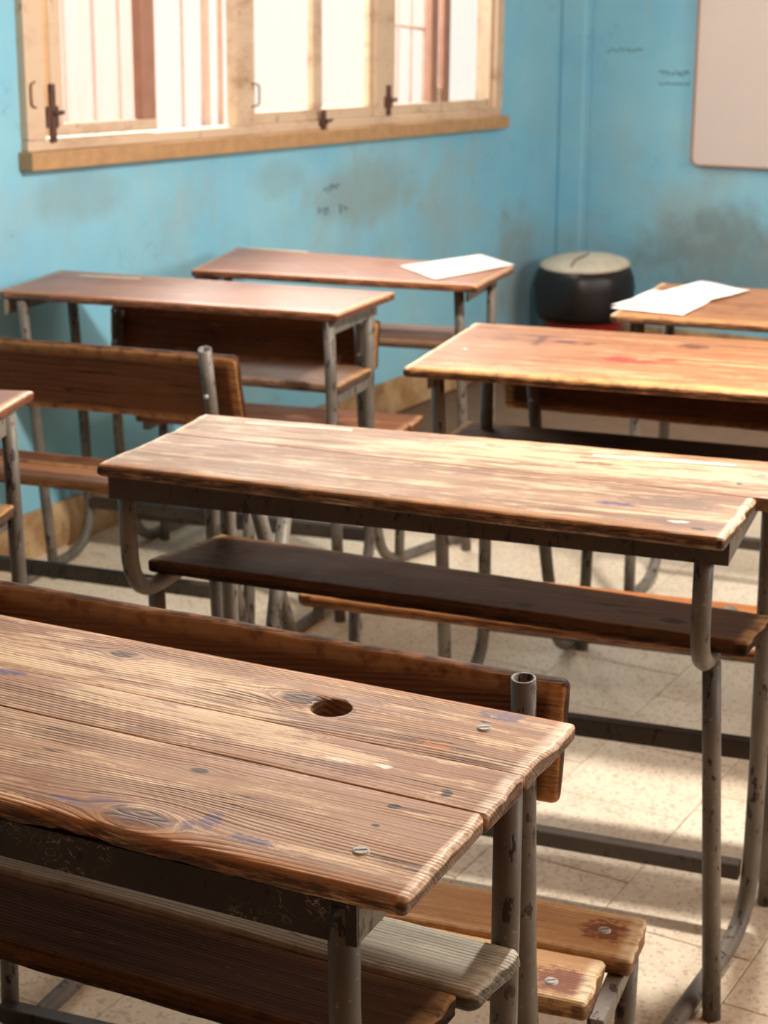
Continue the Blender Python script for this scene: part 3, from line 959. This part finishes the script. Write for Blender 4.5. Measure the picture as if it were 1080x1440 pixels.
def std(**k):
    """fill in the common proportions of the bench desks"""
    fx = k['fx']
    yn, yf = k.setdefault('yn', -0.135), k.setdefault('yf', 0.12)
    k.setdefault('near', [((fx[s], yn, 0), (fx[s], yn, 0)) for s in (0, 1)])
    k.setdefault('far', [(fx[s], yf) for s in (0, 1)])
    k.setdefault('fartop', [(f[0], f[1]) for f in k['far']])
    k.setdefault('post', [((fx[s] * 1.0 + (0.045 if s == 0 else -0.045), -0.690, 0.745), (fx[s] + (0.03 if s == 0 else -0.03), -0.62, 0.30)) for s in (0, 1)])
    k.setdefault('bleg', [(fx[s] + (-0.005 if s == 0 else 0.005), -0.45) for s in (0, 1)])
    k.setdefault('seat_y', (-0.405, -0.505, -0.60))
    sx = (fx[0] - 0.02, fx[1] + 0.02)
    k.setdefault('seat_x', (sx, sx))
    k.setdefault('bars', [((fx[0], yf, 0.125), (fx[1], yf, 0.125), 0.026), ((fx[0] + 0.03, -0.5, 0.17), (fx[1] - 0.05, -0.5, 0.17), 0.03)])
    k.setdefault('style', 'S')
    return k


# nearest desk (A)
ga = lambda x: (-0.022 + (x - 0.1) * -0.02)
A = std(label='nearest desk with round inkwell hole in its scratched top, front left of the photo', x=-1.1861, y=1.1313, t=0.0858, H=0.7151, seed=1.0,
        planks=[([(-0.33, -0.19), (0.602, -0.19), (0.603, -0.0345), (-0.33, -0.018)], 'top_a', dict(amp=0.0028, chip=0.009, nx=170, r=0.006, rf=0.0012, end_amp=0.004)),
                ([(-0.33, -0.0165), (0.606, -0.033), (0.606, 0.050), (-0.33, 0.062)], 'top_a', dict(amp=0.001, nx=60, r=0.005, rn=0.0012, rf=0.0006, end_amp=0.004)),
                ([(-0.33, 0.0626), (0.606, 0.0506), (0.608, 0.178), (-0.33, 0.187)], 'top_a', dict(amp=0.001, nx=60, r=0.005, rn=0.0006, end_amp=0.004, holes=[(0.383, 0.108, 0.0205)]))],
        fx=(-0.28, 0.548), style='J', yn=-0.165, yf=0.05, apron_mat='steel_apron_a',
        near=[((-0.28, -0.165, 0), (-0.28, -0.16, 0)), ((0.541, -0.176, 0), (0.555, -0.17, 0))],
        far=[(-0.27, 0.06), (0.587, 0.06)], seat_z=0.33,
        shelf=[([(-0.30, -0.15), (0.575, -0.15), (0.588, -0.047), (-0.30, -0.047)], 'shelf_dark', dict(amp=0.002, end_amp=0.006)),
               ([(-0.30, -0.042), (0.598, -0.042), (0.612, 0.045), (-0.30, 0.062)], 'shelf_grey', dict(amp=0.002, end_amp=0.006, r=0.008))],
        seat_m=('seat', 'seat'), back=(-0.31, 0.59, -0.70, 0.73, -0.66, 0.58), back_m='wood_back',
        screws=[(0.537, -0.137, 0.7145, 0.0085), (0.535, 0.128, 0.7145, 0.0080)])
rA = desk(A)
light_stop = tube('inkwell_light_stop', [(0.383, 0.108, 0.7151 - PT - 0.0005), (0.383, 0.108, 0.7151 - PT - 0.045)], 0.0235, M['steel_dark'], rA, seg=24, hollow=True)  # cup added under the hole to stop lamplight and keep it dark

# second desk (B)
B = std(label='pale worn two-board desk standing directly behind the nearest desk', x=-1.1284, y=2.0384, t=0.1762, H=0.7374, seed=2.0,
        planks=[([(-0.455, -0.163), (0.453, -0.205), (0.462, -0.014), (-0.443, 0.030)], 'top_b', dict(amp=0.0022, chip=0.003, nx=120, r=0.006, rf=0.0012, end_amp=0.004)),
                ([(-0.443, 0.0306), (0.490, -0.0132), (0.490, 0.187), (-0.448, 0.168)], 'top_b', dict(amp=0.002, nx=90, r=0.006, rn=0.0012, end_amp=0.006))],
        fx=(-0.425, 0.440), style='J', yn=-0.125, yf=0.13,
        near=[((-0.432, -0.118, 0), (-0.425, -0.05, 0)), ((0.416, -0.128, 0), (0.459, -0.11, 0))],
        far=[(-0.40, 0.15), (0.468, 0.15)], fartop=[(-0.395, 0.14), (0.466, 0.115)],
        third=[(-0.455, 0.24), (0.484, 0.235)],
        kick=0.05,
        post=[((-0.38, -0.598, 0.716), (-0.43, -0.625, 0.30)), ((0.327, -0.664, 0.712), (0.329, -0.632, 0.29))],
        bleg=[(-0.447, -0.465), (0.405, -0.45)], seat_z=0.31, seat_y=(-0.40, -0.505, -0.605), seat_x=((-0.46, 0.418), (-0.46, 0.392)),
        bars=[((-0.42, 0.15, 0.10), (0.452, 0.145, 0.10), 0.026), ((-0.45, -0.50, 0.045), (0.40, -0.50, 0.045), 0.024)],
        shelf=[([(-0.452, -0.030), (0.470, -0.068), (0.487, 0.05), (-0.40, 0.128)], 'shelf_dark', dict(amp=0.002, chip=0.002, end_amp=0.005))],
        shelf_z=0.552, seat_m=('seat', 'seat'), back=(-0.46, 0.357, -0.626, 0.705, -0.606, 0.557), back_m='wood_back', back_skew=0.012, back_yaw=-0.09,
        screws=[(0.374, -0.447, 0.3095, 0.0085), (0.343, -0.575, 0.3095, 0.0085), (0.43, 0.05, 0.7368, 0.006)],
        grooves=[((-0.357, 0.133), (-0.181, 0.146), 0.011), ((0.205, 0.125), (0.41, 0.140), 0.011)])
desk(B)

# left column, middle desk (C)
Cc = std(label='reddish varnished desk against the blue wall below the window, second back in the left row', x=-2.4019, y=3.1684, t=0.1687, H=0.7211, seed=3.0,
         planks=[([(-0.432, -0.157), (0.439, -0.168), (0.453, 0.108), (-0.458, 0.130)], 'top_c', dict(amp=0.0015, nx=70, r=0.006, rf=0.0012, end_amp=0.003)),
                 ([(-0.459, 0.1306), (0.453, 0.1086), (0.455, 0.148), (-0.465, 0.171)], 'top_c', dict(amp=0.0012, nx=60, r=0.005, rn=0.0012, end_amp=0.003))],
         fx=(-0.395, 0.405), apron=False, yn=-0.145, yf=0.115,
         near=[((-0.375, -0.148, 0), (-0.352, -0.115, 0)), ((0.41, -0.148, 0), (0.430, -0.148, 0))],
         far=[(-0.385, 0.12), (0.398, 0.12)], fartop=[(-0.399, 0.112), (0.406, 0.102)],
         post=[((-0.385, -0.692, 0.735), (-0.40, -0.56, 0.30)), ((0.382, -0.692, 0.737), (0.35, -0.56, 0.30))],
         bleg=[(-0.40, -0.47), (0.36, -0.47)], seat_y=(-0.43, -0.512, -0.605), seat_x=((-0.46, 0.40), (-0.46, 0.40)),
         shelf=[([(-0.43, -0.09), (0.412, -0.095), (0.412, 0.128), (-0.46, 0.03)], 'shelf_c', dict(amp=0.002, end_amp=0.004))],
         seat_m=('wood_back', 'seat_orange'), back=(-0.47, 0.42, -0.655, 0.725, -0.585, 0.575), back_m='wood_back', back_skew=0.018,
         bars=[((-0.385, 0.12, 0.128), (0.39, 0.12, 0.128), 0.026), ((-0.40, -0.5, 0.172), (0.335, -0.5, 0.172), 0.03)],
         grooves=[((-0.369, 0.108), (-0.204, 0.116), 0.013)])
desk(Cc)

# left column, back desk (E)
Ee = std(label='farthest desk of the left row, sheet of paper on its right end', x=-2.3292, y=3.7603, t=0.2217, H=0.7066, seed=4.0,
         planks=[([(-0.381, -0.172), (0.398, -0.207), (0.408, 0.075), (-0.420, 0.185)], 'top_c', dict(amp=0.0015, nx=60, r=0.006, rf=0.0012, end_amp=0.003)),
                 ([(-0.421, 0.1856), (0.408, 0.0756), (0.410, 0.120), (-0.432, 0.250)], 'top_c', dict(amp=0.0012, nx=50, r=0.005, rn=0.0012, end_amp=0.003))],
         fx=(-0.37, 0.345), apron=False, yn=-0.11, yf=0.07,
         near=[((-0.35, -0.10, 0), (-0.36, -0.13, 0)), ((0.325, -0.11, 0), (0.36, -0.135, 0))],
         far=[(-0.39, 0.09), (0.372, 0.045)],
         post=[((-0.455, -0.445, 0.64), (-0.485, -0.435, 0.30)), ((0.172, -0.440, 0.645), (0.180, -0.428, 0.30))],
         bleg=[(-0.43, -0.27), (0.225, -0.27)], seat_z=0.37, seat_y=(-0.20, -0.30, -0.392), seat_x=((-0.45, 0.262), (-0.45, 0.255)),
         bars=[((-0.38, 0.09, 0.125), (0.365, 0.05, 0.125), 0.026), ((-0.46, -0.395, 0.10), (0.18, -0.395, 0.10), 0.026)],
         shelf=[([(-0.39, -0.125), (0.335, -0.125), (0.335, 0.0), (-0.39, 0.0)], 'shelf_c', dict(amp=0.002)),
                ([(-0.39, 0.005), (0.33, 0.005), (0.33, 0.09), (-0.39, 0.09)], 'seat_red', dict(amp=0.002))],
         seat_m=('seat_red', 'seat_red'), back=(-0.50, 0.205, -0.408, 0.648, -0.394, 0.527), back_m='wood_dark', back_skew=0.012,
         grooves=[((-0.389, 0.238), (-0.20, 0.215), 0.013)])
desk(Ee)

# right column, third desk (F)
Ff = std(label='orange-topped desk with a red paint stain, third back in the right row', x=-0.9555, y=2.9406, t=0.1913, H=0.7362, seed=5.0,
         planks=[([(-0.603, -0.226), (0.36, -0.231), (0.36, 0.190), (-0.606, 0.195)], 'top_f', dict(amp=0.002, chip=0.0025, nx=90, r=0.007, rf=0.0012, end_amp=0.004)),
                 ([(-0.606, 0.1956), (0.36, 0.1906), (0.36, 0.231), (-0.608, 0.245)], 'top_f', dict(amp=0.0012, nx=50, r=0.005, rn=0.0012, end_amp=0.003))],
         fx=(-0.56, 0.32), apron=False, yn=-0.13, yf=0.11,
         near=[((-0.572, -0.115, 0), (-0.552, -0.10, 0)), ((0.32, -0.14, 0), (0.33, -0.14, 0))],
         far=[(-0.541, 0.12), (0.32, 0.12)], fartop=[(-0.542, 0.118), (0.32, 0.12)],
         post=[((-0.727, -0.625, 0.60), (-0.708, -0.515, 0.30)), ((0.28, -0.625, 0.60), (0.29, -0.515, 0.30))],
         bleg=[(-0.63, -0.40), (0.31, -0.40)], seat_y=(-0.40, -0.50, -0.605), seat_x=((-0.675, 0.34), (-0.66, 0.34)), seat_r=0.0118,
         shelf=[([(-0.60, -0.06), (0.33, -0.08), (0.33, 0.15), (-0.60, 0.17)], 'shelf_dark', dict(amp=0.002, end_amp=0.004))],
         seat_m=('seat_orange', 'seat_orange'), back=None,
         bars=[((-0.54, 0.12, 0.125), (0.32, 0.12, 0.125), 0.026), ((-0.70, -0.5, 0.205), (0.29, -0.5, 0.205), 0.032)],
         screws=[(-0.545, -0.03, 0.7355, 0.006)])
rF = desk(Ff)
for s, xx in ((0, -0.722), (1, 0.295)):
    tube('bench_brace', [(xx, -0.49, 0.56), (xx + 0.02, -0.63, 0.30), (xx + 0.02, -0.66, 0.0)], TR * 0.95, M['steel'], rF, rad=0.1)

# right column, back desk (G)
Gg = std(label='farthest desk of the right row with white papers on its left end', x=-0.8646, y=3.6817, t=0.1351, H=0.7231, seed=6.0,
         planks=[([(-0.595, -0.242), (0.36, -0.224), (0.36, 0.175), (-0.598, 0.17)], 'top_g', dict(amp=0.002, nx=80, r=0.007, rf=0.0012, end_amp=0.004)),
                 ([(-0.598, 0.1706), (0.36, 0.1756), (0.36, 0.224), (-0.598, 0.217)], 'top_g', dict(amp=0.0012, nx=50, r=0.005, rn=0.0012, end_amp=0.003))],
         fx=(-0.55, 0.32), apron=False, yn=-0.15, yf=0.12,
         near=[((-0.552, -0.16, 0), (-0.558, -0.12, 0)), ((0.32, -0.15, 0), (0.32, -0.15, 0))],
         post=[((-0.668, -0.570, 0.69), (-0.635, -0.545, 0.27)), ((0.26, -0.570, 0.69), (0.26, -0.545, 0.27))],
         bleg=[(-0.59, -0.37), (0.30, -0.37)], seat_y=(-0.30, -0.40, -0.50),
         bars=[((-0.55, 0.12, 0.125), (0.32, 0.12, 0.125), 0.026)], seat_x=((-0.60, 0.34), (-0.60, 0.34)),
         shelf=[([(-0.58, -0.12), (0.33, -0.12), (0.33, 0.14), (-0.58, 0.14)], 'shelf_c', dict(amp=0.002))],
         seat_m=('seat_red', 'seat_red'), back=(-0.735, 0.32, -0.535, 0.695, -0.512, 0.568), back_m='wood_dark')
desk(Gg)

# left column, front desk (D), only its right end is in view
Dd = std(label='desk at the left edge of the photo, only its right corner showing', x=-2.5034, y=1.7912, t=0.3486, H=0.72, seed=7.0,
         planks=[([(-0.30, -0.18), (0.604, -0.18), (0.604, 0.03), (-0.30, 0.03)], 'top_c', dict(amp=0.002, nx=60, r=0.008, end_amp=0.003)),
                 ([(-0.30, 0.031), (0.604, 0.031), (0.602, 0.192), (-0.30, 0.192)], 'top_c', dict(amp=0.002, nx=60, r=0.008, end_amp=0.003))],
         fx=(-0.25, 0.583), apron=False, yn=-0.14, yf=0.09,
         far=[(-0.25, 0.09), (0.592, 0.092)],
         shelf=[([(-0.27, -0.12), (0.598, -0.12), (0.602, 0.075), (-0.27, 0.075)], 'shelf_c', dict(amp=0.002))],
         seat_m=('seat_red', 'seat_red'), back=(-0.28, 0.59, -0.675, 0.73, -0.60, 0.58), back_m='wood_back')
desk(Dd)


# ------------------------------------------------------------------ papers
def sheet(pts, z, label, seed, lift=0.004):
    """sheet of paper through four corner points, slightly curled"""
    a, b, c, d = [Vector((p[0], p[1])) for p in pts]
    ctr = (a + b + c + d) / 4
    n = 12
    V, Fc = [], []
    for i in range(n + 1):
        for j in range(n + 1):
            u, v = i / n, j / n
            p = a.lerp(b, u).lerp(d.lerp(c, u), v) - ctr
            e = max(abs(u - .5), abs(v - .5)) * 2
            h = 0.0008 + lift * max(0, e - 0.5) * (0.6 + fnoise(u * 2, v * 2, seed))
            V.append((p.x, p.y, max(0.0008, h)))
    for i in range(n):
        for j in range(n):
            k = i * (n + 1) + j
            Fc.append((k, k + n + 1, k + n + 2, k + 1))
    me = mesh_from('paper_sheet', V, Fc, smooth=True)
    bm = bmesh.new()
    bm.from_mesh(me)
    bmesh.ops.recalc_face_normals(bm, faces=bm.faces[:])
    r = bmesh.ops.extrude_face_region(bm, geom=bm.faces[:])
    for vv in [x for x in r['geom'] if isinstance(x, bmesh.types.BMVert)]:
        vv.co.z += 0.0004
    bmesh.ops.recalc_face_normals(bm, faces=bm.faces[:])
    bm.to_mesh(me)
    bm.free()
    o = link('paper_sheet', me, M['paper'])
    o.location = (ctr.x, ctr.y, z)
    tag(o, label, 'paper', 'loose sheets of paper on the far desks')
    return o


sheet([(-2.213, 3.816), (-2.023, 3.665), (-1.96, 3.985), (-2.127, 4.11)], 0.7068, 'white sheet of paper on the far left desk beside the wall', 1.0)
sheet([(-1.445, 3.418), (-1.275, 3.413), (-1.285, 3.61), (-1.46, 3.70)], 0.7236, 'lower white sheet at the left corner of the far right desk', 2.0)
sheet([(-1.455, 3.440), (-1.29, 3.57), (-1.254, 3.789), (-1.40, 3.86)], 0.7256, 'upper white sheet turned across another on the far right desk', 3.0, 0.006)


# ------------------------------------------------------------------ waste bin in the corner
def lathe(name, prof, mat, parent, seg=40, wob=0.0, seed=0.0, tilt=0.0):
    V, Fc = [], []
    for (r, z) in prof:
        for k in range(seg):
            a = 2 * math.pi * k / seg
            d = 1 + wob * (fnoise(math.cos(a) * 2.2, math.sin(a) * 2.2, z * 14 + seed) + 0.6 * fnoise(math.cos(a) * 6, math.sin(a) * 6, z * 30 + seed))
            x, y = r * d * math.cos(a), r * d * math.sin(a)
            V.append((x, y, z + tilt * y))
    for i in range(len(prof) - 1):
        for k in range(seg):
            k2 = (k + 1) % seg
            Fc.append((i * seg + k, i * seg + k2, (i + 1) * seg + k2, (i + 1) * seg + k))
    Fc.append(tuple(reversed(range(seg))))
    Fc.append(tuple((len(prof) - 1) * seg + k for k in range(seg)))
    return link(name, mesh_from(name, V, Fc, smooth=True), mat, parent)


bin_ = empty('waste_bin', (-2.635, 5.965, 0))
lathe('bucket', [(0.125, 0.0), (0.132, 0.01), (0.158, 0.30), (0.164, 0.37), (0.158, 0.37), (0.152, 0.30), (0.12, 0.012)], M['bucket'], bin_)
lathe('bin_bag', [(0.156, 0.205), (0.172, 0.20), (0.183, 0.225), (0.188, 0.27), (0.190, 0.32), (0.186, 0.365), (0.172, 0.392), (0.150, 0.400), (0.146, 0.38)], M['bag'], bin_, wob=0.05, seed=2)
lathe('bin_lid', [(0.166, 0.398), (0.172, 0.402), (0.172, 0.410), (0.160, 0.418), (0.13, 0.428), (0.09, 0.436), (0.04, 0.440), (0.004, 0.441)], M['lid'], bin_, wob=0.02, seed=5, tilt=0.06)
tube('lid_crack', [(0.01, -0.15, 0.414), (0.0, -0.09, 0.4335), (0.012, -0.04, 0.4395), (0.004, 0.02, 0.4435)], 0.003, M['latch'], bin_, rad=0.02, seg=6)['label'] = 'dark crack across the lid'
tag(bin_, 'round waste bin with cream lid, black bag and red bucket in the corner', 'bin')
